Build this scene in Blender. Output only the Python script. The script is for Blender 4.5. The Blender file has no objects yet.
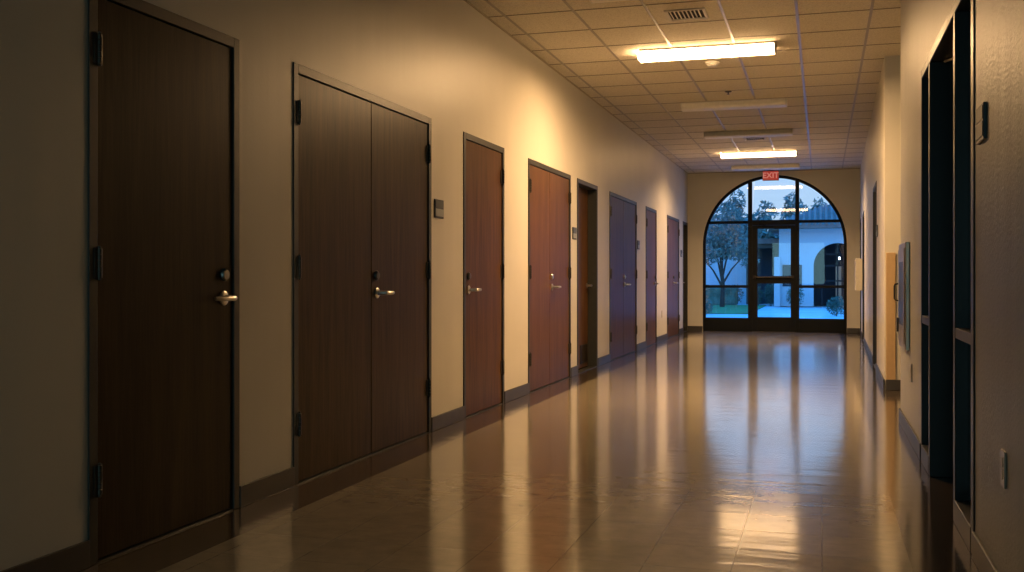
import bpy, bmesh, math, random
from mathutils import Vector, Matrix
random.seed(7)
R = math.radians
scene = bpy.context.scene
col = scene.collection
PI = math.pi

# ------------------------------------------------------------------ helpers
class MB:
    """collects simple solids and links them as ONE mesh object"""
    def __init__(self):
        self.bm = bmesh.new()
    def box(self, x0, x1, y0, y1, z0, z1, bev=0.0):
        b = bmesh.new()
        bmesh.ops.create_cube(b, size=1)
        for v in b.verts:
            v.co = Vector((x0 + (v.co.x + .5) * (x1 - x0), y0 + (v.co.y + .5) * (y1 - y0), z0 + (v.co.z + .5) * (z1 - z0)))
        if bev > 0:
            bmesh.ops.bevel(b, geom=list(b.edges), offset=bev, segments=2, profile=.5, affect='EDGES')
        self._merge(b)
        return self
    def _merge(self, b):
        me = bpy.data.meshes.new('tmp')
        bmesh.ops.recalc_face_normals(b, faces=list(b.faces))
        b.to_mesh(me); b.free()
        self.bm.from_mesh(me)
        bpy.data.meshes.remove(me)
    def tube(self, pts, radii, n=12, cap=True):
        """round tube through points"""
        pts = [Vector(p) for p in pts]
        if not hasattr(radii, '__len__'):
            radii = [radii] * len(pts)
        b = bmesh.new()
        rings = []
        for i, p in enumerate(pts):
            d = (pts[min(i + 1, len(pts) - 1)] - pts[max(i - 1, 0)])
            d = d.normalized() if d.length > 1e-9 else Vector((0, 0, 1))
            up = Vector((0, 0, 1)) if abs(d.z) < .9 else Vector((1, 0, 0))
            a = d.cross(up).normalized(); c = d.cross(a).normalized()
            rings.append([b.verts.new(p + radii[i] * (math.cos(2 * PI * k / n) * a + math.sin(2 * PI * k / n) * c)) for k in range(n)])
        for r0, r1 in zip(rings, rings[1:]):
            for k in range(n):
                b.faces.new((r0[k], r0[(k + 1) % n], r1[(k + 1) % n], r1[k]))
        if cap:
            b.faces.new(rings[0]); b.faces.new(rings[-1])
        self._merge(b)
        return self
    def lathe(self, prof, axis='z', n=24, at=(0, 0, 0)):
        """prof = [(r, h)...] turned about an axis"""
        b = bmesh.new(); rings = []
        at = Vector(at)
        for r, h in prof:
            ring = []
            for k in range(n):
                c, s_ = r * math.cos(2 * PI * k / n), r * math.sin(2 * PI * k / n)
                p = {'z': (c, s_, h), 'y': (c, h, s_), 'x': (h, c, s_)}[axis]
                ring.append(b.verts.new(at + Vector(p)))
            rings.append(ring)
        for r0, r1 in zip(rings, rings[1:]):
            for k in range(n):
                b.faces.new((r0[k], r0[(k + 1) % n], r1[(k + 1) % n], r1[k]))
        b.faces.new(rings[0]); b.faces.new(rings[-1])
        self._merge(b)
        return self
    def prism(self, poly, plane='xz', d0=0, d1=1):
        """polygon extruded along the third axis"""
        b = bmesh.new()
        def P(u, v, d):
            return {'xz': (u, d, v), 'yz': (d, u, v), 'xy': (u, v, d)}[plane]
        A = [b.verts.new(P(u, v, d0)) for u, v in poly]
        B = [b.verts.new(P(u, v, d1)) for u, v in poly]
        b.faces.new(A); b.faces.new(B)
        for i in range(len(poly)):
            j = (i + 1) % len(poly)
            b.faces.new((A[i], A[j], B[j], B[i]))
        self._merge(b)
        return self
    def build(self, name, mat, parent=None, loc=None, rotz=None, smooth=False):
        me = bpy.data.meshes.new(name)
        self.bm.to_mesh(me); self.bm.free()
        me.materials.append(mat)
        if smooth:
            for p in me.polygons: p.use_smooth = True
            try:
                me.set_sharp_from_angle(angle=R(35))
            except Exception:
                pass
        o = bpy.data.objects.new(name, me); col.objects.link(o)
        if parent: o.parent = parent
        if loc: o.location = loc
        if rotz: o.rotation_euler = (0, 0, rotz)
        return o

def tag(o, label, cat, group=None, kind=None):
    o['label'] = label; o['category'] = cat
    if group: o['group'] = group
    if kind: o['kind'] = kind
    return o

def empty(name, label, cat, loc=(0, 0, 0), rotz=0, group=None, kind=None):
    o = bpy.data.objects.new(name, None); col.objects.link(o)
    o.empty_display_size = .1
    o.location = loc; o.rotation_euler = (0, 0, rotz)
    return tag(o, label, cat, group, kind)

def struct(name, mb, mat, label, cat, **k):
    return tag(mb.build(name, mat, **k), label, cat, kind='structure')

def dup(root, loc, rotz=None, label=None):
    r = root.copy(); col.objects.link(r); r.location = loc
    if rotz is not None: r.rotation_euler = (0, 0, rotz)
    if label: r['label'] = label
    for ch in list(root.children):
        c = ch.copy(); col.objects.link(c); c.parent = r
        for g in list(ch.children):
            d = g.copy(); col.objects.link(d); d.parent = c
    return r

# ------------------------------------------------------------------ materials
def new_mat(name):
    m = bpy.data.materials.new(name); m.use_nodes = True
    nt = m.node_tree
    return m, nt, nt.nodes['Principled BSDF']

def N(nt, typ, **kw):
    n = nt.nodes.new(typ)
    for k, v in kw.items():
        if k in n.inputs: n.inputs[k].default_value = v
        else: setattr(n, k, v)
    return n

def coords(nt, scale=(1, 1, 1)):
    tc = N(nt, 'ShaderNodeTexCoord')
    mp = N(nt, 'ShaderNodeMapping'); mp.inputs['Scale'].default_value = scale
    nt.links.new(tc.outputs['Object'], mp.inputs['Vector'])
    return mp.outputs['Vector']

def ramp(nt, src, stops):
    r = N(nt, 'ShaderNodeValToRGB')
    els = r.color_ramp.elements
    while len(els) < len(stops): els.new(.5)
    for e, (p, c) in zip(els, stops):
        e.position = p; e.color = (*c, 1)
    nt.links.new(src, r.inputs['Fac'])
    return r.outputs['Color']

def plain(name, c, rough=.5, metal=0, noise=0.0, nscale=20, bump=0.0, bscale=80, spec=.5, emit=None, estr=0, coat=0):
    m, nt, p = new_mat(name)
    p.inputs['Base Color'].default_value = (*c, 1)
    p.inputs['Roughness'].default_value = rough
    p.inputs['Metallic'].default_value = metal
    p.inputs['Specular IOR Level'].default_value = spec
    p.inputs['Coat Weight'].default_value = coat
    v = coords(nt)
    nz = N(nt, 'ShaderNodeTexNoise', Scale=nscale, Detail=4.0)
    nt.links.new(v, nz.inputs['Vector'])
    k = noise if noise > 0 else .04
    lo = tuple(x * (1 - k) for x in c); hi = tuple(min(1, x * (1 + k)) for x in c)
    nt.links.new(ramp(nt, nz.outputs['Fac'], [(.3, lo), (.7, hi)]), p.inputs['Base Color'])
    if bump > 0:
        n2 = N(nt, 'ShaderNodeTexNoise', Scale=bscale, Detail=3.0)
        nt.links.new(v, n2.inputs['Vector'])
        b = N(nt, 'ShaderNodeBump', Strength=bump, Distance=.01)
        nt.links.new(n2.outputs['Fac'], b.inputs['Height'])
        nt.links.new(b.outputs['Normal'], p.inputs['Normal'])
    if emit:
        p.inputs['Emission Color'].default_value = (*emit, 1)
        p.inputs['Emission Strength'].default_value = estr
    return m

def wood(name, dark, light, rough=.38):
    m, nt, p = new_mat(name)
    info = N(nt, 'ShaderNodeObjectInfo')
    tc = N(nt, 'ShaderNodeTexCoord')
    off = N(nt, 'ShaderNodeVectorMath', operation='SCALE')
    comb = N(nt, 'ShaderNodeCombineXYZ')
    for i in range(3): nt.links.new(info.outputs['Random'], comb.inputs[i])
    nt.links.new(comb.outputs[0], off.inputs[0]); off.inputs['Scale'].default_value = 37
    add = N(nt, 'ShaderNodeVectorMath', operation='ADD')
    nt.links.new(tc.outputs['Object'], add.inputs[0]); nt.links.new(off.outputs[0], add.inputs[1])
    mp = N(nt, 'ShaderNodeMapping'); mp.inputs['Scale'].default_value = (14, 14, .9)
    nt.links.new(add.outputs[0], mp.inputs['Vector'])
    n1 = N(nt, 'ShaderNodeTexNoise', Scale=1.0, Detail=5.0, Roughness=.6, Distortion=.8)
    nt.links.new(mp.outputs[0], n1.inputs['Vector'])
    mp2 = N(nt, 'ShaderNodeMapping'); mp2.inputs['Scale'].default_value = (120, 120, 4)
    nt.links.new(add.outputs[0], mp2.inputs['Vector'])
    n2 = N(nt, 'ShaderNodeTexNoise', Scale=1.0, Detail=3.0)
    nt.links.new(mp2.outputs[0], n2.inputs['Vector'])
    mx = N(nt, 'ShaderNodeMath', operation='MULTIPLY_ADD'); mx.inputs[1].default_value = .45
    nt.links.new(n2.outputs['Fac'], mx.inputs[0]); 
    sc = N(nt, 'ShaderNodeMath', operation='MULTIPLY'); sc.inputs[1].default_value = .6
    nt.links.new(n1.outputs['Fac'], sc.inputs[0]); nt.links.new(sc.outputs[0], mx.inputs[2])
    nt.links.new(ramp(nt, mx.outputs[0], [(.34, dark), (.66, light)]), p.inputs['Base Color'])
    p.inputs['Roughness'].default_value = rough
    p.inputs['Specular IOR Level'].default_value = .12
    b = N(nt, 'ShaderNodeBump', Strength=.06, Distance=.004)
    nt.links.new(mx.outputs[0], b.inputs['Height']); nt.links.new(b.outputs['Normal'], p.inputs['Normal'])
    return m

def glass(name, tint, base=.06):
    m, nt, p = new_mat(name)
    nt.nodes.remove(p)
    out = nt.nodes['Material Output']
    tr = N(nt, 'ShaderNodeBsdfTransparent', Color=(*tint, 1))
    gl = N(nt, 'ShaderNodeBsdfGlossy', Color=(1, 1, 1, 1), Roughness=.012)
    lw = N(nt, 'ShaderNodeLayerWeight', Blend=.5)
    pw = N(nt, 'ShaderNodeMath', operation='POWER'); pw.inputs[1].default_value = 5
    nt.links.new(lw.outputs['Facing'], pw.inputs[0])
    ma = N(nt, 'ShaderNodeMath', operation='MULTIPLY_ADD'); ma.inputs[1].default_value = 1 - base; ma.inputs[2].default_value = base
    nt.links.new(pw.outputs[0], ma.inputs[0])
    mix = N(nt, 'ShaderNodeMixShader')
    nt.links.new(ma.outputs[0], mix.inputs[0]); nt.links.new(tr.outputs[0], mix.inputs[1]); nt.links.new(gl.outputs[0], mix.inputs[2])
    nt.links.new(mix.outputs[0], out.inputs['Surface'])
    return m

def paint_wall(name, c, rough=.42, spec=.45, fine=.2):
    m, nt, p = new_mat(name)
    v = coords(nt)
    n1 = N(nt, 'ShaderNodeTexNoise', Scale=1.3, Detail=3.0)
    nt.links.new(v, n1.inputs['Vector'])
    nt.links.new(ramp(nt, n1.outputs['Fac'], [(.3, tuple(x * .95 for x in c)), (.7, tuple(min(1, x * 1.03) for x in c))]), p.inputs['Base Color'])
    p.inputs['Roughness'].default_value = rough
    p.inputs['Specular IOR Level'].default_value = spec
    n2 = N(nt, 'ShaderNodeTexNoise', Scale=60.0, Detail=3.0, Roughness=.6)
    nt.links.new(v, n2.inputs['Vector'])
    v3 = coords(nt, (5, 5, .25))          # roller marks running up the wall
    n3 = N(nt, 'ShaderNodeTexNoise', Scale=1.0, Detail=2.0)
    nt.links.new(v3, n3.inputs['Vector'])
    b = N(nt, 'ShaderNodeBump', Strength=fine, Distance=.004)
    nt.links.new(n2.outputs['Fac'], b.inputs['Height'])
    b2 = N(nt, 'ShaderNodeBump', Strength=.25, Distance=.02)
    nt.links.new(n3.outputs['Fac'], b2.inputs['Height'])
    nt.links.new(b2.outputs['Normal'], b.inputs['Normal'])
    nt.links.new(b.outputs['Normal'], p.inputs['Normal'])
    return m

WALL = paint_wall('wall_paint', (.74, .70, .60), fine=.12)
WALL_R = paint_wall('wall_paint_textured_dimmed', (.45, .44, .40), fine=.8, spec=.2)  # textured paint, colour darkened for the dim right wall and less bounce
M_frame = plain('bronze_frame_paint', (.030, .030, .025), .42, noise=.1)
M_black = plain('black_aluminium', (.006, .007, .0075), .38, spec=.4)
M_winframe = plain('matt_black_aluminium', (.005, .007, .009), .55, spec=.2)
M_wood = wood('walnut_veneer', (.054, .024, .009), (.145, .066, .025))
M_wood_dimmed = wood('walnut_veneer_dimmed', (.022, .014, .006), (.062, .038, .016), .36)  # walnut with the near end's gloom put into its colour
M_wood_half_dimmed = wood('walnut_veneer_half_dimmed', (.032, .019, .009), (.092, .052, .023), .36)  # walnut darkened less, gloom of the second door put into the colour
M_wood_dark = wood('dark_veneer', (.03, .018, .010), (.06, .035, .018), .4)
M_chrome = plain('satin_chrome', (.60, .59, .56), .28, metal=1, noise=.03)
M_hinge = plain('dull_hinge_steel', (.085, .078, .066), .4, metal=.8)
M_bolt = plain('dark_cylinder_metal', (.10, .10, .10), .35, metal=.9)
M_dullbolt = plain('dull_bolt_metal', (.26, .26, .25), .35, metal=.9)
M_base = plain('rubber_base', (.055, .05, .045), .4, noise=.08)
M_dark = plain('unlit_dark', (.02, .02, .02), .8)  # near-black: the darkness of unlit spaces put into the wall colour
M_white = plain('white_enamel', (.72, .70, .64), .45)
M_lens_off = plain('prismatic_lens', (.88, .85, .76), .35, bump=.3, bscale=300)
M_lens_far = plain('lit_prismatic_lens_dim', (.8, .8, .75), .4, emit=(1.0, .60, .275), estr=15)
M_lens_on = plain('lit_prismatic_lens', (.8, .8, .75), .4, emit=(1.0, .60, .275), estr=29)
M_vent = plain('vent_metal', (.62, .58, .5), .45)
M_vent_dark = plain('vent_inside', (.02, .018, .015), .8)
M_plate_dark = plain('sign_plate_bronze', (.022, .028, .027), .35)
M_plate_light = plain('sign_insert_grey', (.36, .38, .34), .4)
M_ivory = plain('ivory_plastic', (.62, .55, .42), .4)
M_steel = plain('brushed_steel', (.48, .44, .38), .33, metal=.85, noise=.12, nscale=6)
M_guard = plain('tan_corner_guard', (.55, .38, .2), .5)
M_exit = plain('exit_red', (.55, .05, .04), .4, emit=(1, .12, .08), estr=.25)
M_exit_text = plain('exit_letter_pale', (.85, .4, .36), .4, emit=(1, .38, .32), estr=.4)
M_exit_box = plain('exit_housing', (.25, .2, .19), .5)
M_glass = glass('window_glass', (.80, .93, 1.0), .055)
M_glass_dark = glass('smoked_glass', (.25, .27, .27), .05)
M_card = plain('pale_cabinet', (.66, .62, .54), .5)

def floor_mat():
    m, nt, p = new_mat('vinyl_tile_floor')
    L = nt.links
    tc = N(nt, 'ShaderNodeTexCoord')
    sp = N(nt, 'ShaderNodeSeparateXYZ'); L.new(tc.outputs['Object'], sp.inputs[0])
    n1 = N(nt, 'ShaderNodeTexNoise', Scale=9.0, Detail=6.0, Roughness=.65); L.new(tc.outputs['Object'], n1.inputs['Vector'])
    body = ramp(nt, n1.outputs['Fac'], [(.3, (.38, .33, .235)), (.7, (.49, .425, .305))])
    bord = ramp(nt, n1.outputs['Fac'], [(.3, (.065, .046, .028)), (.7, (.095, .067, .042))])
    # per tile tone
    def math1(op, a, b=None):
        n = N(nt, 'ShaderNodeMath', operation=op)
        if isinstance(a, (int, float)): n.inputs[0].default_value = a
        else: L.new(a, n.inputs[0])
        if b is not None:
            if isinstance(b, (int, float)): n.inputs[1].default_value = b
            else: L.new(b, n.inputs[1])
        return n.outputs[0]
    T = .316
    ux = math1('DIVIDE', sp.outputs['X'], T); uy = math1('DIVIDE', sp.outputs['Y'], T)
    cx = N(nt, 'ShaderNodeCombineXYZ'); L.new(math1('FLOOR', ux), cx.inputs[0]); L.new(math1('FLOOR', uy), cx.inputs[1])
    wn = N(nt, 'ShaderNodeTexWhiteNoise', noise_dimensions='2D'); L.new(cx.outputs[0], wn.inputs['Vector'])
    tone = math1('ADD', math1('MULTIPLY', wn.outputs['Value'], .10), .95)
    # joints
    def joint(u, w):
        f = math1('FRACT', u)
        d = math1('MINIMUM', f, math1('SUBTRACT', 1.0, f))
        return math1('LESS_THAN', d, w)
    jx = joint(ux, .007); jy = joint(uy, .005)
    jj = math1('MAXIMUM', jx, jy)
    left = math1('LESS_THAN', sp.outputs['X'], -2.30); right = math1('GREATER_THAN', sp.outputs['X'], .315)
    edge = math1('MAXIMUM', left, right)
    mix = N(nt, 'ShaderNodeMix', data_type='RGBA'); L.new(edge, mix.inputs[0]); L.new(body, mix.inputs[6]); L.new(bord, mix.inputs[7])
    mul = N(nt, 'ShaderNodeVectorMath', operation='SCALE'); L.new(mix.outputs[2], mul.inputs[0]); L.new(tone, mul.inputs['Scale'])
    mj = N(nt, 'ShaderNodeMix', data_type='RGBA'); L.new(math1('MULTIPLY', jj, .45), mj.inputs[0]); L.new(mul.outputs[0], mj.inputs[6])
    mj.inputs[7].default_value = (.12, .09, .055, 1)
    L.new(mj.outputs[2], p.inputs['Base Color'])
    n2 = N(nt, 'ShaderNodeTexNoise', Scale=2.2, Detail=4.0); L.new(tc.outputs['Object'], n2.inputs['Vector'])
    rr = N(nt, 'ShaderNodeMapRange'); rr.inputs[3].default_value = .10; rr.inputs[4].default_value = .19
    L.new(n2.outputs['Fac'], rr.inputs[0]); L.new(rr.outputs[0], p.inputs['Roughness'])
    p.inputs['Specular IOR Level'].default_value = .75; p.inputs['Coat Weight'].default_value = .75; p.inputs['Coat Roughness'].default_value = .11; p.inputs['Coat IOR'].default_value = 1.6
    # gentle waves of the wax coat
    mp = N(nt, 'ShaderNodeMapping'); mp.inputs['Scale'].default_value = (1.1, 6.0, 1)
    L.new(tc.outputs['Object'], mp.inputs['Vector'])
    n3 = N(nt, 'ShaderNodeTexNoise', Scale=1.0, Detail=3.0, Roughness=.55); L.new(mp.outputs[0], n3.inputs['Vector'])
    b = N(nt, 'ShaderNodeBump', Strength=.16, Distance=.012); L.new(n3.outputs['Fac'], b.inputs['Height'])
    b2 = N(nt, 'ShaderNodeBump', Strength=.02, Distance=.001, invert=True); L.new(jj, b2.inputs['Height']); L.new(b.outputs['Normal'], b2.inputs['Normal'])
    L.new(b2.outputs['Normal'], p.inputs['Normal']); L.new(b2.outputs['Normal'], p.inputs['Coat Normal'])
    return m
M_floor = floor_mat()

def tile_mat():
    m, nt, p = new_mat('acoustic_tile')
    v = coords(nt)
    n1 = N(nt, 'ShaderNodeTexNoise', Scale=90.0, Detail=4.0, Roughness=.7); nt.links.new(v, n1.inputs['Vector'])
    vo = N(nt, 'ShaderNodeTexVoronoi', Scale=70.0); nt.links.new(v, vo.inputs['Vector'])
    c = ramp(nt, n1.outputs['Fac'], [(.36, (.56, .51, .42)), (.55, (.76, .71, .60))])
    nt.links.new(c, p.inputs['Base Color'])
    p.inputs['Roughness'].default_value = .85
    b = N(nt, 'ShaderNodeBump', Strength=.4, Distance=.004); nt.links.new(n1.outputs['Fac'], b.inputs['Height'])
    nt.links.new(b.outputs['Normal'], p.inputs['Normal'])
    return m
M_tile = tile_mat()
M_tbar = plain('tee_bar_paint', (.33, .30, .25), .35)
M_edge = plain('edge_angle_paint', (.45, .39, .28), .5)

# ------------------------------------------------------------------ dimensions (metres; corridor runs along +Y)
XL, XR, ZC = -2.58, .555, 3.16
YB, YF = -9.0, 20.8
DH = 2.16
TW = .35                                   # left wall thickness

def wall_mesh(length, height, thick, openings, z0=0):
    """local x along the wall, local y into it"""
    mb = MB(); x = 0
    for a, b, zt in sorted(openings):
        if a > x: mb.box(x, a, 0, thick, z0, height)
        mb.box(a, b, 0, thick, zt, height)
        x = b
    if x < length: mb.box(x, length, 0, thick, z0, height)
    return mb

# ------------------------------------------------------------------ shell
struct('floor', MB().box(-3.1, 4.3, YB - .2, YF + .3, -.15, 0), M_floor, 'glossy tan vinyl tile floor of the corridor with a darker border', 'floor')
cm = MB().box(-3.1, 4.3, YB - .2, YF + .3, ZC, ZC + .15)
struct('ceiling', cm, M_tile, 'suspended acoustic tile ceiling over the corridor', 'ceiling')
tb = MB()
k = -8
while k < 13:
    x = -.19 + .56 * k; k += 1
    if XL + .02 < x < 2.6: tb.box(x - .011, x + .011, YB, YF, ZC - .004, ZC + .001)
struct('trim_1', tb, M_tbar, 'long pale tee bars of the ceiling grid running down the corridor', 'ceiling grid')
tb = MB()
y = 7.88 - .645 * 30
while y < YF:
    if y > YB: tb.box(XL, 2.6, y - .009, y + .009, ZC - .0025, ZC + .001)
    y += .645
M_tcross = plain('tee_bar_cross_shade', (.19, .165, .12), .6)  # cross bars darkened, shadow of the tile edges put into their colour
struct('trim_2', tb, M_tcross, 'thin dark cross lines between the ceiling tiles', 'ceiling grid')
struct('trim_3', MB().box(XL, XL + .012, YB, YF, ZC - .012, ZC), M_edge, 'ceiling edge angle along the top of the left wall', 'ceiling trim')
struct('trim_4', MB().box(XL, .9, YF - .012, YF, ZC - .012, ZC), M_edge, 'ceiling edge angle along the top of the arched window wall', 'ceiling trim')

# (y0, y1, list of leaf splits, ...)
left_doors = [(3.17, 4.19), (4.70, 6.63), (7.30, 8.33), (9.08, 10.74), (11.05, 12.12), (12.86, 14.84), (15.66, 16.72), (17.92, 19.48), (20.05, 20.76)]
ops = [(a - YB, b - YB, DH) for a, b in left_doors]
struct('wall_left', wall_mesh(YF - YB, ZC, TW, ops), WALL, 'cream painted left wall of the corridor with a row of wooden doors', 'wall', loc=(XL, YB, 0), rotz=R(90))
struct('wall_left_backing', MB().box(XL - TW - .12, XL - TW, YB, YF, 0, ZC), M_dark, 'unseen dark slab added behind the left doors against light leaks', 'wall')  # backing slab added to stop light leaking through the door gaps

# right near wall: x = 8.1 - Y
so = (8.1 - 6.41, 8.1 - 4.24, 2.26)
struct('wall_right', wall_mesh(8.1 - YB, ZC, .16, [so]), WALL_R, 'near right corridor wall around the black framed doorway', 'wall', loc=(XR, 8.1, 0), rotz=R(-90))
ANG = math.atan2(10.35 - YF, .567 - .70)
LEN = math.hypot(10.35 - YF, .567 - .70)
def ry(Y): return (YF - Y) / (YF - 10.35) * LEN
right_doors = [(12.35, 13.42), (17.72, 18.75), (19.95, 20.6)]
struct('wall_far_right', wall_mesh(LEN, ZC, .3, [(ry(b), ry(a), DH) for a, b in right_doors]), WALL, 'far right corridor wall beyond the alcove', 'wall', loc=(.70, YF, 0), rotz=ANG)
alc = MB()
alc.box(XR + .16, 2.6, 7.9, 8.1, 0, ZC)
alc.box(.90, 2.6, 10.352, 10.55, 0, ZC)
alc.box(2.6, 2.8, 7.9, 10.55, 0, ZC)
struct('wall_alcove', alc, WALL, 'cream walls of the side alcove opening off the right of the corridor', 'wall')
struct('wall_near', MB().box(-3.1, 4.3, YB - .2, YB, 0, ZC), WALL, 'end wall behind the camera', 'wall')
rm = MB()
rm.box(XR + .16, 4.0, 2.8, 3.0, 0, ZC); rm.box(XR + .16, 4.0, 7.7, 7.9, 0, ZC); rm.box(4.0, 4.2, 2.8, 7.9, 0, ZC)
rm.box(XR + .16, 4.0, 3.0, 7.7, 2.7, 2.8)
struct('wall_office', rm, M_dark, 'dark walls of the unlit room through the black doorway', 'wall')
struct('wall_right_backing', MB().box(4.2, 4.3, YB, YF, 0, ZC).box(1.1, 4.2, 10.55, YF, 0, ZC), M_dark, 'outer wall closing the right side of the building', 'wall')

# far wall with arched opening
AX, AR, ZS = -.912, 1.37, 1.71
def far_wall():
    b = bmesh.new()
    inner, outer = [], []
    XA, XB = -3.0, 4.2
    n = 48
    inner.append((AX - AR, 0)); outer.append((XA, 0))
    for i in range(n + 1):
        a = PI - PI * i / n
        ix, iz = AX + AR * math.cos(a), ZS + AR * math.sin(a)
        inner.append((ix, iz))
        if i == 0: outer.append((XA, ZS))
        elif i == n: outer.append((XB, ZS))
        else: outer.append((min(max(ix + (ix - AX) * 6 * abs(math.cos(a)), XA), XB), ZC if 0 < i < n else ZS))
    inner.append((AX + AR, 0)); outer.append((XB, 0))
    V = {}
    for d, yy in ((0, YF), (1, YF + .3)):
        V[d] = ([b.verts.new((x, yy, z)) for x, z in inner], [b.verts.new((x, yy, z)) for x, z in outer])
    m = len(inner)
    for d in (0, 1):
        I, O = V[d]
        for i in range(m - 1):
            b.faces.new((I[i], I[i + 1], O[i + 1], O[i]))
    for i in range(m - 1):
        b.faces.new((V[0][0][i], V[0][0][i + 1], V[1][0][i + 1], V[1][0][i]))
        b.faces.new((V[0][1][i], V[0][1][i + 1], V[1][1][i + 1], V[1][1][i]))
    mb = MB(); mb._merge(b); return mb
struct('wall_far', far_wall(), WALL, 'far end wall pierced by the big arched window', 'wall')

# baseboards
BH, BT = .10, .012
bb = MB(); prev = YB
for a, b_ in left_doors:
    if a - prev > .02: bb.box(XL, XL + BT, prev, a, 0, BH, .003)
    prev = b_
struct('baseboard_left', bb, M_base, 'dark rubber base along the foot of the left wall', 'baseboard')
bb = MB(); bb.box(XR - BT, XR, YB, 4.24, 0, BH, .003); bb.box(XR - BT, XR, 6.41, 8.1, 0, BH, .003)
bb.box(XR - BT, 2.6, 8.1, 8.1 + BT, 0, BH, .003)
struct('baseboard_right', bb, M_base, 'dark rubber base along the near right wall', 'baseboard')
bb = MB(); x = 0
for a, b_ in sorted((ry(b), ry(a)) for a, b in right_doors):
    if a - x > .02: bb.box(x, a, -BT, 0, 0, BH, .003)
    x = b_
bb.box(x, LEN + BT, -BT, 0, 0, BH, .003)
struct('baseboard_far_right', bb, M_base, 'dark rubber base along the far right wall', 'baseboard', loc=(.70, YF, 0), rotz=ANG)
struct('baseboard_alcove', MB().box(.58, 2.6, 10.35 - BT, 10.35, 0, BH, .003), M_base, 'dark rubber base on the alcove face', 'baseboard')
struct('baseboard_far', MB().box(XL, AX - AR - .002, YF - BT, YF, 0, BH, .003).box(AX + AR + .002, .70, YF - BT, YF, 0, BH, .003), M_base, 'dark rubber base under the far wall beside the arch', 'baseboard')

# ------------------------------------------------------------------ doors (local x along wall, local y into wall)
def hinge_parts(parent, x, side, y):
    """side = +1: leaf lies to the +x side of the hinge line"""
    for z in (.31, 1.115, 1.91):
        mb = MB()
        for i in range(5):                                     # five knuckles
            z0 = z - .055 + i * .022
            mb.lathe([(.0085, z0 + .0008), (.0095, z0 + .002), (.0095, z0 + .020), (.0085, z0 + .0212)], 'z', 12, (x, y - .016, 0))
        mb.lathe([(.004, z + .055), (.006, z + .057), (.006, z + .062), (.002, z + .065)], 'z', 10, (x, y - .016, 0))
        mb.lathe([(.002, z - .065), (.006, z - .062), (.006, z - .057), (.004, z - .055)], 'z', 10, (x, y - .016, 0))
        mb.box(min(x, x + side * .030), max(x, x + side * .030), y - .006, y + .001, z - .055, z + .055, .001)
        mb.box(min(x, x - side * .026), max(x, x - side * .026), y - .0145, y - .0095, z - .055, z + .055, .001)
        mb.build('hinge', M_hinge, parent, smooth=True)

def lever(parent, x, dirx, y, z=.97, ln=.118):
    h = MB().lathe([(.030, y), (.033, y - .003), (.033, y - .008), (.027, y - .012), (.014, y - .013)], 'y', 28, (x, 0, z)).build('lever_handle', M_chrome, parent, smooth=True)
    MB().tube([(x, y - .010, z), (x, y - .050, z), (x + dirx * .006, y - .062, z), (x + dirx * .02, y - .066, z), (x + dirx * .07, y - .066, z), (x + dirx * (ln - .013), y - .064, z), (x + dirx * ln, y - .060, z)],
              [.013, .0125, .013, .0125, .0115, .0105, .008], 14).build('lever', M_chrome, h, smooth=True)
    return h

def deadbolt(parent, x, y, z=1.075, mat=None):
    d = MB().lathe([(.027, y), (.029, y - .004), (.029, y - .010), (.022, y - .020), (.010, y - .021)], 'y', 24, (x, 0, z)).build('deadbolt', mat or M_bolt, parent, smooth=True)
    return d

def frame_mesh(w, depth, proud=.007, fw=.048, h=DH):
    mb = MB()
    for x0, x1 in ((0, fw), (w - fw, w)):
        mb.box(x0, x1, -proud, depth, 0, h, .003)
    mb.box(fw - .001, w - fw + .001, -proud, depth, h - fw, h, .003)
    return mb

def door(n, loc, rotz, w, leaves, label, handles=(), bolts=(), recess=.003, depth=.13, wm=M_wood, hinges=True, louver=None, lmat=None):
    r = empty('door_%d' % n, label, 'door', loc, rotz, kind='structure')
    fw = .048
    fm = frame_mesh(w, depth)
    # stops behind the leaf
    fm.box(fw, fw + .016, recess + .046, recess + .062, 0, DH - fw)
    fm.box(w - fw - .016, w - fw, recess + .046, recess + .062, 0, DH - fw)
    fm.box(fw, w - fw, recess + .046, recess + .062, DH - fw - .016, DH - fw)
    fm.build('door_frame', M_frame, r)
    for x0, x1, side in leaves:
        a = x0 + .0035; b = x1 - .0035
        lf = MB().box(a, b, recess, recess + .045, .012, DH - fw - .004, .0025).build('door_leaf', wm, r)
        if hinges and side == 'L': hinge_parts(r, x0 + .001, 1, recess)
        if hinges and side == 'R': hinge_parts(r, x1 - .001, -1, recess)
        if louver:
            u0, u1, z0, z1 = louver
            g = MB()
            g.box(u0, u1, recess - .008, recess, z0, z0 + .02); g.box(u0, u1, recess - .008, recess, z1 - .02, z1)
            g.box(u0, u0 + .02, recess - .008, recess, z0, z1); g.box(u1 - .02, u1, recess - .008, recess, z0, z1)
            q = z0 + .025
            while q < z1 - .025:
                g.prism([(recess - .001, q), (recess - .007, q + .008), (recess - .006, q + .011), (recess, q + .003)], 'yz', u0 + .02, u1 - .02)
                q += .014
            g.build('louver_grille', M_black, lf)
    if len(leaves) == 2:                                         # astragal strip closing the seam behind the meeting stiles
        xm = leaves[0][1]
        MB().box(xm - .015, xm + .015, recess + .046, recess + .055, .012, DH - fw).build('astragal', M_frame, r)
    for hd_ in handles: lever(r, hd_[0], hd_[1], recess, ln=hd_[2] if len(hd_) > 2 else .118)
    for x, mt in bolts: deadbolt(r, x, recess, mat=mt)
    MB().box(fw, w - fw, -.004, .09, 0, .006, .002).build('threshold', M_frame, r)
    return r

F = .048
def LD(n, i, split, label, **k):
    a, b = left_doors[i]; w = b - a
    return a, b, w
d = left_doors
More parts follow.
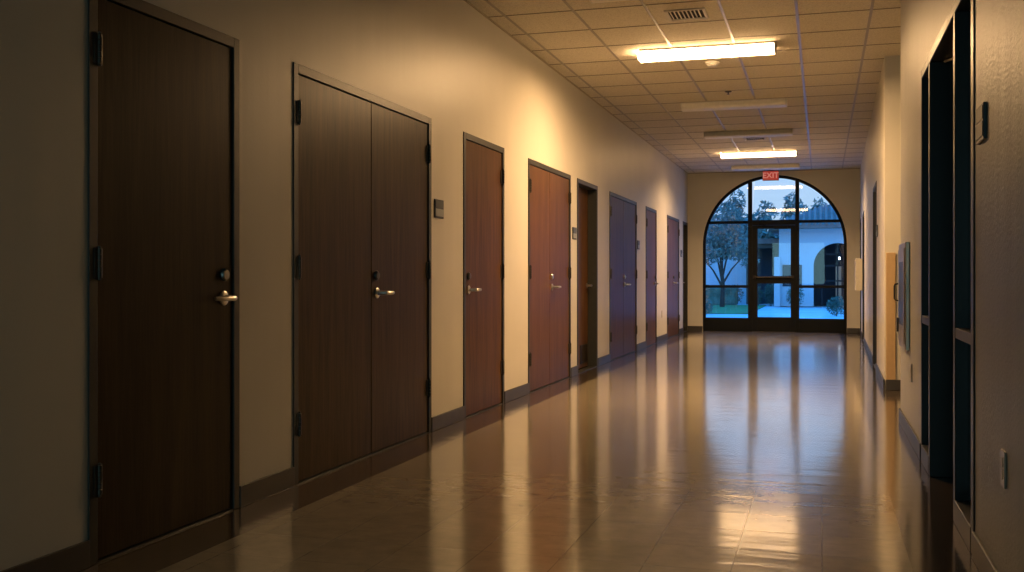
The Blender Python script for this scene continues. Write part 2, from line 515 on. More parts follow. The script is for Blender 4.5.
# 1 single, hinged on the near side, lever on the far side
w = d[0][1] - d[0][0]
door(1, (XL, d[0][0], 0), R(90), w, [(F, w - F, 'L')], 'dark brown single wooden door nearest the camera on the left wall', [(w - F - .075, -1, .155)], [(w - F - .075, M_dullbolt)], wm=M_wood_dimmed)
w = d[1][1] - d[1][0]; s_ = 5.66 - d[1][0]
door(2, (XL, d[1][0], 0), R(90), w, [(F, s_, 'L'), (s_, w - F, 'R')], 'large dark brown double door left of the nearest room sign', [(s_ + .075, 1)], [(s_ + .06, M_bolt)], wm=M_wood_half_dimmed)
w = d[2][1] - d[2][0]
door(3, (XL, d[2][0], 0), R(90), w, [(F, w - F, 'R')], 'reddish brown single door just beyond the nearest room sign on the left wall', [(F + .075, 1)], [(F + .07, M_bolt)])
w = d[3][1] - d[3][0]; s_ = 9.88 - d[3][0]
door(4, (XL, d[3][0], 0), R(90), w, [(F, s_, 'L'), (s_, w - F, 'R')], 'reddish brown double door second double from the camera with a bright bolt', [(s_ + .075, 1)], [(s_ + .06, M_chrome)])
w = d[4][1] - d[4][0]
door(5, (XL, d[4][0], 0), R(90), w, [(F, w - F, 'L')], 'deeply recessed brown door with a dark louver grille at its foot', [(w - F - .075, -1)], (), recess=.105, depth=.34, hinges=False, louver=(.60, .97, .06, .28))
w = d[5][1] - d[5][0]; s_ = 13.83 - d[5][0]
door(6, (XL, d[5][0], 0), R(90), w, [(F, s_, 'L'), (s_, w - F, 'R')], 'bluish sheened double door just beyond the recessed louvered door', [(s_ + .075, 1)], [(s_ + .06, M_chrome)])
w = d[6][1] - d[6][0]
door(7, (XL, d[6][0], 0), R(90), w, [(F, w - F, 'L')], 'narrow looking single door between the two farthest double doors', [(w - F - .075, -1)], [(w - F - .075, M_bolt)])
w = d[7][1] - d[7][0]; s_ = w / 2
door(8, (XL, d[7][0], 0), R(90), w, [(F, s_, 'L'), (s_, w - F, 'R')], 'farthest closed double door on the left wall', [(s_ + .075, 1)], [(s_ + .06, M_bolt)])
w = d[8][1] - d[8][0]
door(9, (XL, d[8][0], 0), R(90), w, [(F, w - F, 'L')], 'dark recessed doorway in the far left corner beside the arched window', [(w - F - .075, -1)], (), recess=.12, depth=.34, hinges=False, wm=M_frame)

# three doors on the far right wall
rl = ['dark doorway on the right wall just beyond the alcove', 'dark doorway on the right wall nearer side of the pale wall box', 'last dark doorway on the right wall beside the arch']
for i, (a, b_) in enumerate(right_doors):
    u = ry(b_); w = ry(a) - ry(b_)
    p = Vector((.70, YF, 0)) + Vector((math.cos(ANG), math.sin(ANG), 0)) * u
    door(10 + i, p, ANG, w, [(F, w - F, 'L')], rl[i], [(w - F - .075, -1)], (), recess=.16, depth=.29, hinges=False, wm=M_wood_dark)

# ------------------------------------------------------------------ black storefront doorway on the near right wall (x = 6.41 - Y)
sf = empty('door_13', 'black metal framed doorway with dark glass sidelights and open leaf on the near right wall', 'door', (XR, 6.41, 0), R(-90), kind='structure')
W, HT = 2.17, 2.26
P1, P2 = 6.41 - 5.93, 6.41 - 4.84                                # posts either side of the opening
fm = MB()
fm.box(0, .05, -.006, .12, 0, HT, .003); fm.box(W - .075, W, -.006, .12, 0, HT, .003)
fm.box(.05, W - .075, -.006, .12, HT - .05, HT, .003)
fm.box(P1 - .03, P1 + .03, -.006, .12, 0, HT - .05, .003); fm.box(P2 - .03, P2 + .03, -.006, .12, 0, HT - .05, .003)
fm.build('door_frame', M_black, sf)
M_sill = plain('grey_aluminium', (.03, .031, .031), .4, metal=.2)
for x0, x1 in ((.05, P1 - .03), (P2 + .03, W - .075)):
    MB().box(x0, x1, -.004, .1, .80, .845, .003).build('mid_rail', M_sill, sf)
    MB().box(x0, x1, -.008, .1, 0, .10, .003).build('bottom_rail', M_sill, sf)
    MB().box(x0, x1, .045, .055, .10, .80).build('glass_pane', M_glass_dark, sf)
    MB().box(x0, x1, .045, .055, .845, HT - .05).build('glass_pane', M_glass_dark, sf)
x0 = P1 + .035
lf = MB()
y0, y1 = .125, 1.18
lf.box(x0, x0 + .045, y0, y0 + .10, .01, 2.2, .003); lf.box(x0, x0 + .045, y1 - .10, y1, .01, 2.2, .003)
lf.box(x0, x0 + .045, y0 + .1, y1 - .1, 2.07, 2.2, .003); lf.box(x0, x0 + .045, y0 + .1, y1 - .1, .01, .22, .003)
leaf = lf.build('door_leaf', M_black, sf)
MB().box(x0 + .018, x0 + .027, y0 + .1, y1 - .1, .22, 2.07).build('glass_pane', M_glass_dark, leaf)
cl = MB().prism([(y0 + .04, 1.985), (y0 + .09, 2.15), (y0 + .40, 2.15), (y0 + .40, 1.985)], 'yz', x0 + .045, x0 + .10).build('door_closer', M_steel, sf)
MB().tube([(x0 + .09, y0 + .10, 2.16), (x0 + .22, y0 - .02, 2.185), (x0 + .05, y0 - .06, 2.2)], .008, 8).build('closer_arm', M_steel, cl)

# ------------------------------------------------------------------ arched window with glazed entrance door
wy0, wy1 = YF + .03, YF + .10
def arch_z(x, r=AR):
    q = r * r - (x - AX) ** 2
    return ZS + math.sqrt(q) if q > 0 else ZS
win = empty('window_1', 'big round arched window of black metal filling the far end wall', 'window', (0, 0, 0), 0, kind='structure')
def arch_band(r0, r1, ya, yb, zlow=0):
    b = bmesh.new(); n = 64
    prof = [(r1, r0)]
    pts_o = [(AX - r1, zlow)] + [(AX + r1 * math.cos(PI - PI * i / n), ZS + r1 * math.sin(PI * i / n)) for i in range(n + 1)] + [(AX + r1, zlow)]
    pts_i = [(AX - r0, zlow)] + [(AX + r0 * math.cos(PI - PI * i / n), ZS + r0 * math.sin(PI * i / n)) for i in range(n + 1)] + [(AX + r0, zlow)]
    rows = []
    for po, pi_ in zip(pts_o, pts_i):
        rows.append([b.verts.new((po[0], ya, po[1])), b.verts.new((pi_[0], ya, pi_[1])), b.verts.new((pi_[0], yb, pi_[1])), b.verts.new((po[0], yb, po[1]))])
    for a, c in zip(rows, rows[1:]):
        for k in range(4): b.faces.new((a[k], a[(k + 1) % 4], c[(k + 1) % 4], c[k]))
    b.faces.new(rows[0]); b.faces.new(rows[-1])
    mb = MB(); mb._merge(b); return mb
AI = AR - .055
arch_band(AI, AR, wy0, wy1).build('arch_frame', M_winframe, win, smooth=False)
ML0, ML1, MR0, MR1 = -1.400, -1.320, -.500, -.425
ZT0, ZT1 = 2.135, 2.19
for a, b_ in ((ML0, ML1), (MR0, MR1)):
    MB().box(a, b_, wy0 - .01, wy1, 0, min(arch_z(a, AI), arch_z(b_, AI)) + .02, .003).build('mullion', M_winframe, win)
for a, b_ in ((AX - AI - .02 + .06, ML0), (MR1, AX + AI + .02 - .06)):
    MB().box(a, b_, wy0, wy1, ZT0, ZT1, .003).build('transom_bar', M_winframe, win)
MB().box(ML1, MR0, wy0, wy1, 2.10, 2.20, .003).build('transom_bar', M_winframe, win)
for a, b_ in ((AX - AI - .01, ML0), (MR1, AX + AI + .01)):
    MB().box(a, b_, wy0, wy1, .865, .92, .003).build('transom_bar', M_winframe, win)
    MB().box(a, b_, wy0, wy1, 0, .27, .003).build('bottom_panel', M_winframe, win)
def pane(x0, x1, z0, z1, parent):
    n = 14; top = []; xs = [x0 + (x1 - x0) * i / n for i in range(n + 1)]
    r = AI + .01
    pts = [(x, min(z1, arch_z(x, r))) for x in xs if abs(x - AX) < r and arch_z(x, r) > z0 + .001]
    if z0 > ZS + .001:
        dx = math.sqrt(max(r * r - (z0 - ZS) ** 2, 0))
        lo, hi = max(x0, AX - dx), min(x1, AX + dx)
        pts = [(lo, z0)] + [p for p in pts if lo < p[0] < hi] + [(hi, min(z1, arch_z(hi, r)))] if hi < AX + dx - 1e-6 else [(lo, min(z1, arch_z(lo, r)))] + [p for p in pts if lo < p[0] < hi] + [(hi, z0)]
        poly = [(lo, z0), (hi, z0)] + [p for p in reversed(pts) if p[1] > z0 + 1e-4]
    else:
        poly = [(x0, z0), (x1, z0)] + list(reversed([(x, min(z1, arch_z(x, r) if abs(x - AX) < r else ZS)) for x in xs]))
    out = []
    for p in poly:
        if not out or (abs(p[0] - out[-1][0]) + abs(p[1] - out[-1][1])) > 1e-5: out.append(p)
    b = bmesh.new()
    b.faces.new([b.verts.new((x, wy0 + .035, z)) for x, z in out])
    mb = MB(); mb._merge(b)
    return mb.build('glass_pane', M_glass, parent)
pane(AX - AI, ML0, ZT1, 9, win); pane(ML1, MR0, 2.20, 9, win); pane(MR1, AX + AI, ZT1, 9, win)
pane(AX - AI, ML0, .92, ZT0, win); pane(MR1, AX + AI, .92, ZT0, win)
pane(AX - AI, ML0, .27, .865, win); pane(MR1, AX + AI, .27, .865, win)
# entrance door in the middle bay
ed = empty('door_14', 'black framed glazed entrance door in the middle of the arched window', 'door', (0, 0, 0), 0, kind='structure')
lf = MB(); ex0, ex1 = ML1, MR0
lf.box(ex0, ex0 + .105, wy0 - .005, wy1 - .015, .01, 2.096, .003); lf.box(ex1 - .085, ex1, wy0 - .005, wy1 - .015, .01, 2.096, .003)
lf.box(ex0 + .105, ex1 - .085, wy0 - .005, wy1 - .015, 2.03, 2.096, .003)
lf.box(ex0 + .105, ex1 - .085, wy0 - .005, wy1 - .015, .95, 1.10, .003)
lf.box(ex0 + .105, ex1 - .085, wy0 - .005, wy1 - .015, .01, .29, .003)
leaf = lf.build('door_leaf', M_winframe, ed)
for z0, z1 in ((1.10, 2.03), (.29, .95)):
    pane(ex0 + .10, ex1 - .08, z0, z1, leaf)
pb = MB().box(ex0 + .03, ex1 - .02, wy0 - .055, wy0 - .025, 1.06, 1.09, .006)
pb.box(ex0 + .02, ex0 + .07, wy0 - .055, wy0 - .004, 1.045, 1.105, .006); pb.box(ex1 - .07, ex1 - .02, wy0 - .055, wy0 - .004, 1.045, 1.105, .006)
pb.build('push_bar', plain('bronze_bar', (.05, .04, .026), .4, metal=.6), ed)
dc = MB().box(ex0 + .42, ex0 + .68, wy0 - .06, wy0 - .006, 2.02, 2.075, .008).build('door_closer', M_winframe, ed)
MB().tube([(ex0 + .48, wy0 - .05, 2.08), (ex0 + .20, wy0 - .08, 2.09), (ex0 + .30, wy0 - .02, 2.11)], .007, 8).build('closer_arm', M_winframe, dc)
MB().box(ex0, ex1, wy0 - .03, wy1, 0, .009).build('threshold', M_frame, ed)

# ------------------------------------------------------------------ ceiling lights
LX0, LX1 = -1.625, -.395
def light(loc, lit, label, lens=None):
    lens = lens or M_lens_on
    r = empty('ceiling_light', label, 'ceiling light', loc, 0, 'surface mounted ceiling lights')
    hw, L2 = .125, (LX1 - LX0) / 2
    MB().box(-L2, L2, -hw, hw, -.018, 0, .003).build('housing', M_white, r)
    # wraparound lens: rounded trough below the housing
    prof = [(-hw + .004, -.018), (-hw + .002, -.050), (-hw + .012, -.068), (-hw + .04, -.078), (hw - .04, -.078), (hw - .012, -.068), (hw - .002, -.050), (hw - .004, -.018)]
    MB().prism(prof, 'yz', -L2 + .012, L2 - .012).build('diffuser', lens if lit else M_lens_off, r)
    ep = [(-hw, -.001), (-hw, -.052), (-hw + .011, -.070), (-hw + .039, -.081), (hw - .039, -.081), (hw - .011, -.070), (hw, -.052), (hw, -.001)]
    MB().prism(ep, 'yz', -L2, -L2 + .012).build('end_cap', lens if lit else M_white, r)
    MB().prism(ep, 'yz', L2 - .012, L2).build('end_cap', M_white, r)
    return r
cx = (LX0 + LX1) / 2
lights = [(7.35, 0, 'unlit ceiling light cut off by the top edge of the view'), (9.52, 1, 'brightly lit ceiling light nearest the camera'),
          (12.53, 0, 'unlit ceiling light just beyond the nearest lit one'), (15.10, 0, 'unlit ceiling light just before the far vent'),
          (17.62, 1, 'brightly lit ceiling light farther down near the exit sign'), (19.73, 0, 'unlit ceiling light closest to the exit sign and arch')]
proto_lit = proto_off = None
for Y, lit, lab in lights:
    if lit and proto_lit: light((cx, Y, ZC), lit, lab, M_lens_far)
    elif (not lit) and proto_off: dup(proto_off, (cx, Y, ZC), label=lab)
    else:
        o = light((cx, Y, ZC), lit, lab)
        if lit: proto_lit = o
        else: proto_off = o

# the downward light of the two lit fixtures
for Y, lit, lab in lights:
    if lit:
        ld = bpy.data.lights.new('fluorescent_lamp', 'AREA'); ld.shape = 'RECTANGLE'; ld.size = 1.15; ld.size_y = .16
        ld.energy = 134 if Y < 12 else 88; ld.color = (1.0, .60, .275); ld.spread = R(172 if Y < 12 else 150)
        lo = bpy.data.objects.new('fluorescent_lamp', ld); col.objects.link(lo); lo.location = (cx, Y, ZC - .0785)

# ------------------------------------------------------------------ vents, detectors, exit sign
def vent(loc, label):
    r = empty('ceiling_vent', label, 'vent', loc, 0, 'ceiling air vents')
    s2 = .16
    f = MB()
    f.box(-s2, s2, -s2, -s2 + .025, -.012, 0, .002); f.box(-s2, s2, s2 - .025, s2, -.012, 0, .002)
    f.box(-s2, -s2 + .025, -s2 + .025, s2 - .025, -.012, 0, .002); f.box(s2 - .025, s2, -s2 + .025, s2 - .025, -.012, 0, .002)
    f.build('frame', M_vent, r)
    MB().box(-s2 + .02, s2 - .02, -s2 + .02, s2 - .02, -.002, 0).build('backing', M_vent_dark, r)
    for i in range(8):
        x = -s2 + .045 + i * .0315
        MB().prism([(x - .010, -.003), (x + .004, -.013), (x + .006, -.012), (x - .008, -.002)], 'xz', -s2 + .025, s2 - .025).build('slat', M_vent, r)
    return r
v0 = vent((-1.03, 8.24, ZC), 'louvered air vent in the ceiling nearest the camera')
dup(v0, (-.97, 15.9, ZC), label='louvered air vent in the ceiling between two far lights')

sd = empty('smoke_detector', 'round white smoke detector on the ceiling behind the nearest lit light', 'smoke detector', (-1.02, 10.15, ZC))
MB().lathe([(.066, 0), (.068, -.008), (.066, -.018), (.058, -.022)], 'z', 32).build('base', M_white, sd, smooth=True)
MB().lathe([(.050, -.022), (.050, -.034), (.042, -.044), (.020, -.047)], 'z', 28).build('sensor_cap', M_white, sd, smooth=True)
sk = empty('fire_sprinkler', 'small sprinkler head on the ceiling before the second light', 'sprinkler', (-1.01, 11.8, ZC))
MB().lathe([(.038, 0), (.040, -.004), (.030, -.010), (.012, -.011)], 'z', 24).build('escutcheon', M_hinge, sk, smooth=True)
MB().lathe([(.008, -.010), (.007, -.030), (.018, -.032), (.018, -.034)], 'z', 16).build('deflector', M_hinge, sk, smooth=True)

ex = empty('exit_sign', 'red lit EXIT sign hanging from the ceiling over the arched window', 'exit sign', (-.955, YF - .16, ZC))
MB().box(-.155, .155, -.028, .028, -.205, -.012, .006).build('housing', M_exit_box, ex)
face = MB().box(-.148, .148, -.032, -.027, -.198, -.022, .001).build('face_panel', M_exit, ex)
MB().box(-.06, .06, -.02, .02, -.014, 0).build('canopy_mount', M_exit_box, ex)
cu = bpy.data.curves.new('exit_letters', 'FONT'); cu.body = 'EXIT'; cu.size = .15; cu.align_x = 'CENTER'; cu.align_y = 'CENTER'; cu.extrude = .001; cu.offset = .002
to = bpy.data.objects.new('tmp_text', cu); col.objects.link(to)
bpy.context.view_layer.update()
me = bpy.data.meshes.new_from_object(to.evaluated_get(bpy.context.evaluated_depsgraph_get()))
bpy.data.objects.remove(to)
me.materials.clear(); me.materials.append(M_exit_text)
tx = bpy.data.objects.new('lettering', me); col.objects.link(tx); tx.parent = ex
tx.rotation_euler = (R(90), 0, 0); tx.location = (0, -.0335, -.11)

# ------------------------------------------------------------------ room signs, outlets
def room_sign(loc, rotz, label, w=.17, h=.13, t=.010, ins=None):
    r = empty('room_sign', label, 'sign', loc, rotz, 'small room signs')
    MB().box(-w / 2, w / 2, -t, 0, -h / 2, h / 2, .002).build('back_plate', M_plate_dark, r)
    MB().box(-w / 2 + .008, w / 2 - .008, -t - .003, -t, h / 2 - .058, h / 2 - .010, .001).build('number_strip', plain('slate_strip', (.07, .08, .075), .35), r)
    MB().box(-w / 2 + .006, w / 2 - .006, -t - .003, -t, -h / 2 + .012, h / 2 - .066, .001).build('insert', ins or M_plate_light, r)
    return r
rs = room_sign((XL, 6.775, 1.545), R(90), 'small two-tone room sign right of the large near double door')
dup(rs, (XL, 10.91, 1.545), label='small two-tone room sign left of the recessed louvered door')
dup(rs, (XL, 14.99, 1.545), label='small two-tone room sign right of the bluish double door')
dup(rs, (XL, 19.80, 1.53), label='small room sign by the dark doorway in the far left corner')
room_sign((XR, 4.035, 1.615), R(-90), 'dark room sign on the near right wall beside the black doorway', .18, .13, .012, plain('dark_insert', (.045, .05, .045), .4))
p = Vector((.70, YF, 1.58)) + Vector((math.cos(ANG), math.sin(ANG), 0)) * ry(12.1)
dup(rs, p, ANG, 'tiny room sign on the far right wall before its first doorway')

def outlet(loc, rotz, label, mat):
    r = empty('wall_outlet', label, 'outlet', loc, rotz, 'wall outlets')
    MB().box(-.037, .037, -.007, 0, -.058, .058, .003).build('cover_plate', mat, r)
    for z in (-.02, .02):
        MB().lathe([(.016, -.007), (.0165, -.009), (.012, -.0095)], 'y', 20, (0, 0, z)).build('socket', M_ivory if mat is not M_ivory else M_white, r, smooth=True)
    MB().lathe([(.003, -.007), (.003, -.0085)], 'y', 10, (0, 0, 0)).build('screw', M_chrome, r)
    return r
outlet((XR, 3.58, .455), R(-90), 'steel wall outlet low on the near right wall', M_steel)
outlet((XR, 7.10, .45), R(-90), 'wall outlet low on the right wall under the grey metal cabinet', M_steel)
outlet((XL, 17.32, .455), R(90), 'ivory outlet low on the left wall before the farthest double door', M_ivory)

# ------------------------------------------------------------------ grey metal cabinet on near right wall
cb = empty('wall_cabinet', 'grey metal wall cabinet with a pull handle at the end of the near right wall', 'cabinet', (XR, 7.85, 0), R(-90))
MB().box(0, .60, -.030, .0, .58, 1.30, .006).build('body', M_steel, cb)
dr = MB().box(.035, .565, -.036, -.030, .62, 1.26, .003).build('cabinet_door', M_steel, cb)
MB().box(.10, .50, -.0365, -.0355, .74, 1.17).build('window_panel', M_plate_dark, dr)
hb = MB().tube([(.05, -.036, .90), (.05, -.058, .905), (.05, -.062, .915), (.05, -.062, 1.005), (.05, -.058, 1.015), (.05, -.036, 1.02)], .006, 10)
hb.build('handle', M_hinge, dr, smooth=True)
MB().box(.04, .085, -.046, -.036, .68, .78, .004).build('latch', M_hinge, dr)
tag(MB().box(.580, .665, 10.338, 10.35, .10, 1.30, .004).build('corner_guard', M_guard), 'tan corner guard strip on the alcove face', 'corner guard')

pb = empty('wall_box', 'pale box mounted on the far right wall near the arched window', 'wall box', (.684, 19.45, 0), ANG)
MB().box(0, .42, -.115, 0, .84, 1.40, .008).build('body', M_card, pb)
MB().box(.02, .40, -.121, -.115, .86, 1.38, .003).build('cover', M_card, pb)

# ------------------------------------------------------------------ the courtyard outside
M_pave = plain('concrete_paving', (.62, .64, .65), .75, noise=.12, nscale=.7)
M_stucco = plain('white_stucco', (.74, .74, .72), .85, bump=.25, bscale=30)
M_clay = plain('clay_roof', (.30, .19, .15), .8, noise=.25, nscale=4)
M_leaf = plain('leaf_green', (.16, .22, .17), .6, noise=.5, nscale=3)
M_leaf2 = plain('hedge_green', (.10, .17, .11), .6, noise=.5, nscale=3)
M_bark = plain('bark', (.06, .045, .035), .9, noise=.3)
M_grass = plain('lawn_grass', (.07, .22, .06), .9, noise=.3, nscale=2)
M_recess = plain('dark_porch', (.035, .045, .055), .8)
M_beam = plain('porch_beam', (.12, .085, .06), .7)
struct('ground', MB().box(-40, 40, YF + .3, 110, -.20, -.03), M_pave, 'pale concrete paving of the courtyard beyond the window', 'paving')

def leaf_cloud(blobs, n, size, rnd, mat, name, parent):
    """many small leaf blades filling a set of ellipsoids, as one mesh"""
    bm = bmesh.new()
    tot = sum(b[3] * b[4] * b[5] for b in blobs)
    for (x, y, z, a, b_, c) in blobs:
        for _ in range(max(6, int(n * a * b_ * c / tot))):
            while True:
                q = Vector((rnd.uniform(-1, 1), rnd.uniform(-1, 1), rnd.uniform(-1, 1)))
                if .25 < q.length < 1: break
            p = Vector((x + q.x * a, y + q.y * b_, z + q.z * c))
            u = Vector((rnd.gauss(0, 1), rnd.gauss(0, 1), rnd.gauss(0, 1))).normalized()
            v = u.orthogonal().normalized()
            s = size * rnd.uniform(.6, 1.4)
            bm.faces.new([bm.verts.new(p + u * s), bm.verts.new(p + v * s * .4), bm.verts.new(p - u * s), bm.verts.new(p - v * s * .4)])
    me = bpy.data.meshes.new(name); bm.to_mesh(me); bm.free()
    me.materials.append(mat)
    o = bpy.data.objects.new(name, me); col.objects.link(o); o.parent = parent
    return o

# arcaded white building on the right
BY = 40.0
bl = empty('stucco_building', 'white stucco building with clay tile roof and arched entry across the courtyard', 'building', (0, BY, 0))
def arch_wall(x0, x1, z1, cx_, r, zs, y0, y1):
    """wall with an arched opening, one solid"""
    b = bmesh.new(); n = 28
    inner = [(cx_ - r, 0)] + [(cx_ + r * math.cos(PI - PI * i / n), zs + r * math.sin(PI * i / n)) for i in range(n + 1)] + [(cx_ + r, 0)]
    outer = [(x0, 0)] + [(x0 + (x1 - x0) * i / n, z1) for i in range(n + 1)] + [(x1, 0)]
    V = []
    for yy in (y0, y1):
        V.append(([b.verts.new((x, yy, z)) for x, z in inner], [b.verts.new((x, yy, z)) for x, z in outer]))
    for I, O in V:
        for i in range(len(I) - 1): b.faces.new((I[i], I[i + 1], O[i + 1], O[i]))
    for q in (0, 1):
        for i in range(len(inner) - 1): b.faces.new((V[0][q][i], V[0][q][i + 1], V[1][q][i + 1], V[1][q][i]))
    mb = MB(); mb._merge(b); return mb
wm_ = arch_wall(-.62, 1.9, 2.93, .56, .86, 1.50, 0, .35)
wm_.box(-1.55, -.62, 0, .35, 0, 2.93); wm_.box(1.9, 8, 0, .35, 0, 2.93); wm_.box(-1.55, -1.3, .35, 5, 0, 2.93); wm_.box(-1.3, 8, 4.7, 5, 0, 2.93)
wm_.box(-1.72, -1.5, -.25, .2, 0, 1.85)
wm_.build('wall', M_stucco, bl)
MB().box(-1.3, 8, 1.7, 1.8, 0, 2.9).build('inner_wall', M_recess, bl)
rf = bmesh.new()
E0 = [(-1.95, -.55, 2.90), (8.4, -.55, 2.90), (8.4, 5.6, 2.90), (-1.95, 5.6, 2.90)]
E1 = [(p_[0], p_[1], 3.02) for p_ in E0]
RD = [(.45, 2.5, 4.02), (6.2, 2.5, 4.02)]
vs = [rf.verts.new(p_) for p_ in E0 + E1 + RD]
for q in ((0, 1, 2, 3), (4, 5, 9, 8), (5, 6, 9), (6, 7, 8, 9), (7, 4, 8), (0, 1, 5, 4), (1, 2, 6, 5), (2, 3, 7, 6), (3, 0, 4, 7)):
    rf.faces.new([vs[i] for i in q])
mb = MB(); mb._merge(rf)
roof = mb.build('roof', M_clay, bl)
rt = MB()                                                        # rows of barrel tiles up the front slope
xx = -1.85
while xx < 8.3:
    top = 1.0 if .45 <= xx <= 6.2 else max(0.05, (xx + 1.95) / 2.4 if xx < .45 else (8.4 - xx) / 2.2)
    rt.tube([(xx, -.57, 3.03), (xx, -.57 + 3.07 * top, 3.03 + 1.0 * top)], .07, 6)
    xx += .20
rt.build('tile_rows', M_clay, roof)
gw = MB()
for x in (.0, .56, 1.12): gw.box(x - .03, x + .03, .30, .36, 0, 2.36 if x == .56 else 2.05)
for z in (.95, 1.52, 1.95): gw.box(-.30, 1.42, .30, .36, z - .03, z + .03)
gw.build('entry_mullion', M_black, bl)
wf = MB().box(-1.42, -.72, -.03, .02, .75, 1.55).build('window', M_recess, bl)
MB().box(-1.09, -1.05, -.05, -.03, .75, 1.55).box(-1.42, -.72, -.05, -.03, 1.13, 1.17).build('window_bar', M_black, wf)
tag(MB().box(.50, .70, BY + .9, BY + 1.1, -.03, 1.55).build('wooden_post', plain('timber_own_glow', (.45, .30, .18), .7, emit=(1, .6, .3), estr=.06)), 'tan post standing inside the arched entry of the white building', 'post')  # timber given a faint glow of its own, though no lamp
lt = empty('wall_lantern', 'small glowing lantern inside the arched entry of the white building', 'lantern', (.62, BY + .6, 1.80))
MB().lathe([(.02, -.05), (.045, -.03), (.045, .03), (.02, .05)], 'z', 16).build('globe', plain('lamp_globe', (.9, .9, .8), .4, emit=(.9, .95, 1), estr=6), lt, smooth=True)
MB().lathe([(.05, .05), (.05, .06), (.012, .08), (.012, 1.1)], 'z', 14).build('stem', M_black, lt)

# porch in the middle distance and the garden wall on the left
pc = empty('porch', 'dark timber porch between the garden wall and the white building', 'porch', (0, 42.2, 0))
MB().box(-2.75, -1.75, 1.2, 1.4, 0, 2.6).build('back_wall', M_recess, pc)
MB().box(-2.95, -1.62, -.1, 1.4, 2.25, 2.42).build('beam', M_beam, pc)
MB().box(-3.0, -1.6, -.2, 1.5, 2.42, 2.62).build('roof_slab', M_clay, pc)
for x in (-2.9, -1.80): MB().box(x, x + .14, -.08, .06, 0, 2.25).build('post', M_beam, pc)
tag(MB().box(-7.5, -2.32, 44.0, 44.25, -.03, 1.95, .02).build('garden_wall', M_stucco), 'low white garden wall behind the young tree', 'garden wall')
tag(MB().box(-9, -2.1, 31.7, 41.5, -.03, -.004).build('lawn', M_grass), 'green lawn strip left of the courtyard path', 'lawn', kind='stuff')
hd = empty('hedge', 'clipped dark hedge along the back of the lawn', 'hedge', (0, 0, 0))
rnd = random.Random(3)
MB().box(-6.3, -3.25, 42.2, 42.6, -.03, .70, .08).build('hedge_body', M_leaf2, hd)
leaf_cloud([(-6 + .38 * i, 42.4, .40, .32, .3, .40) for i in range(8)], 2600, .05, rnd, M_leaf2, 'hedge_leaves', hd)

def tree(name, label, x, y, h, blobs, trunk_r, n, size, branches, mat=M_leaf, group='trees in the courtyard'):
    r = empty(name, label, 'tree', (x, y, 0.003 if y < 41 else -.03), 0, group)
    t = MB()
    t.tube([(0, 0, 0), (.03, 0, h * .25), (-.02, .02, h * .45), (.02, 0, h * .75)], [trunk_r * 1.25, trunk_r, trunk_r * .8, trunk_r * .3], 10)
    for (z0, dx, dy, z1) in branches:
        t.tube([(0, 0, z0), (dx * .45, dy * .5, z0 + (z1 - z0) * .55), (dx, dy, z1)], [trunk_r * .55, trunk_r * .4, trunk_r * .15], 8)
    t.build('trunk', M_bark, r, smooth=True)
    leaf_cloud(blobs, n, size, rnd, mat, 'foliage', r)
    return r
tree('courtyard_tree', 'spreading young tree on the lawn seen through the left panes', -3.52, 38.5, 3.2,
     [(-.25, 0, 2.15, .65, .6, .55), (.45, 0, 2.3, .65, .6, .6), (.05, .1, 2.75, .75, .6, .55), (-.7, 0, 1.75, .4, .4, .3), (.95, 0, 1.75, .4, .4, .35), (.3, .1, 3.3, .5, .5, .45)],
     .075, 2600, .075, [(.75, -.7, 0, 1.8), (.8, .75, .1, 1.85), (.95, -.35, .2, 2.3), (1.0, .4, -.1, 2.5), (.9, -.1, -.3, 2.4)])
bt = [(-6.1, 60, 5.6, 1.4, 'tall dark tree behind the garden wall at the left edge of the arch'), (-4.75, 62, 6.4, 1.1, 'pointed tall tree behind the garden wall left of the first mullion'),
      (-3.3, 58, 5.2, 1.2, 'rounded tree rising over the porch'), (-2.05, 66, 6.3, .9, 'slim tree between the porch and the white building'),
      (-.4, 64, 5.9, .9, 'small tree showing over the left end of the clay roof'), (-7.9, 57, 5.2, 1.3, 'bushy tree beyond the left window jamb'),
      (-5.5, 54, 4.6, 1.5, 'low wide tree filling the gap behind the garden wall'), (-2.6, 52.5, 4.0, 1.0, 'low bushy tree directly above the porch roof'),
      (-1.1, 70, 6.0, 1.0, 'small round treetop left of the clay roof end')]
for x, y, h, rr_, lab in bt:
    bl_ = []
    for i in range(7):
        q = i / 6
        bl_.append((rnd.uniform(-.45, .45) * rr_, rnd.uniform(-.3, .3), h * (.30 + .58 * q), rr_ * (1.05 - .55 * q * q), rr_ * (.9 - .4 * q), h * rnd.uniform(.11, .17)))
    tree('background_tree', lab, x, y, h, bl_, .12, 2000, .17, [(h * .3, -.5, 0, h * .55), (h * .35, .5, 0, h * .6)], group='trees beyond the courtyard')
def bush(x, y, r_, h, label):
    b = empty('round_shrub', label, 'shrub', (x, y, -.03), 0, 'low shrubs in the courtyard')
    MB().tube([(0, 0, 0), (.02, 0, h * .5)], [.02, .012], 8).build('stem', M_bark, b)
    leaf_cloud([(0, 0, h * .5, r_, r_, h * .5), (r_ * .3, 0, h * .65, r_ * .6, r_ * .6, h * .36), (-r_ * .3, 0, h * .55, r_ * .6, r_ * .6, h * .4)], 900, .035, rnd, M_leaf2, 'foliage', b)
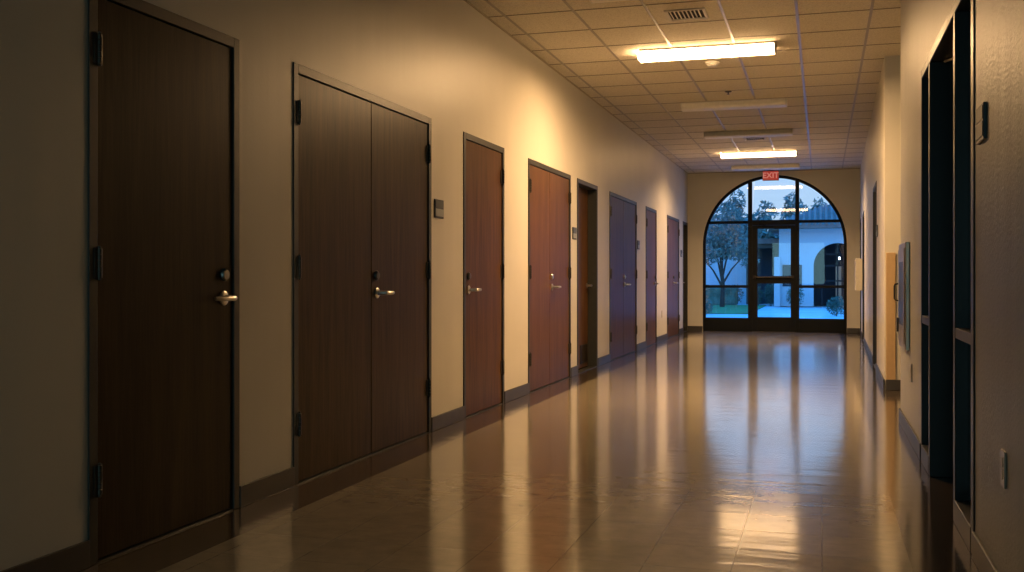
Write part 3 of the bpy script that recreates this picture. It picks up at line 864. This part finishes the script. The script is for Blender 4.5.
bush(.40, 30.8, .30, .58, 'round shrub on the paving outside the right panes')
bush(-3.36, 31.3, .24, .46, 'round shrub at the lower left corner of the arched window')
bush(-.95, 39.2, .34, .85, 'shrub against the white building under its small window')
bush(-1.9, 41.4, .30, .95, 'shrub in front of the dark porch')
bush(-2.5, 41.85, .30, .8, 'shrub between the hedge end and the porch')

# ------------------------------------------------------------------ dusk sky
wd = bpy.data.worlds.new('dusk'); scene.world = wd; wd.use_nodes = True
nt = wd.node_tree; bg = nt.nodes['Background']
tc = N(nt, 'ShaderNodeTexCoord')
sp = N(nt, 'ShaderNodeSeparateXYZ'); nt.links.new(tc.outputs['Generated'], sp.inputs[0])
sky = ramp(nt, sp.outputs['Z'], [(0.0, (.20, .245, .31)), (.14, (.18, .25, .35)), (.4, (.04, .27, .72)), (1.0, (.012, .26, .98))])
nt.links.new(sky, bg.inputs['Color']); bg.inputs['Strength'].default_value = 3.0

# cool fill lamp added behind the camera so the near walls turn more neutral
ld = bpy.data.lights.new('cool_fill_lamp', 'AREA'); ld.shape = 'RECTANGLE'; ld.size = 2.2; ld.size_y = 1.8; ld.energy = 30; ld.color = (.42, .84, .92)
lo = bpy.data.objects.new('cool_fill_lamp', ld); col.objects.link(lo); lo.location = (-1.0, -5.2, 1.7); lo.rotation_euler = (R(90), 0, 0)
# ------------------------------------------------------------------ camera
cam = bpy.data.cameras.new('camera'); co = bpy.data.objects.new('camera', cam); col.objects.link(co)
co.location = (0, 0, 1.06); co.rotation_euler = (R(90), 0, R(16.75))
cam.sensor_width = 36; cam.lens = 1030 / 1024 * 36; cam.shift_y = -8 / 1024
cam.clip_start = .05; cam.clip_end = 300
scene.camera = co
scene.view_settings.view_transform = 'Standard'
scene.view_settings.look = 'None'
scene.view_settings.exposure = 0
scene.cycles.use_denoising = True
scene.cycles.max_bounces = 10; scene.cycles.diffuse_bounces = 1; scene.cycles.glossy_bounces = 5; scene.cycles.transparent_max_bounces = 12
scene.cycles.sample_clamp_indirect = 6
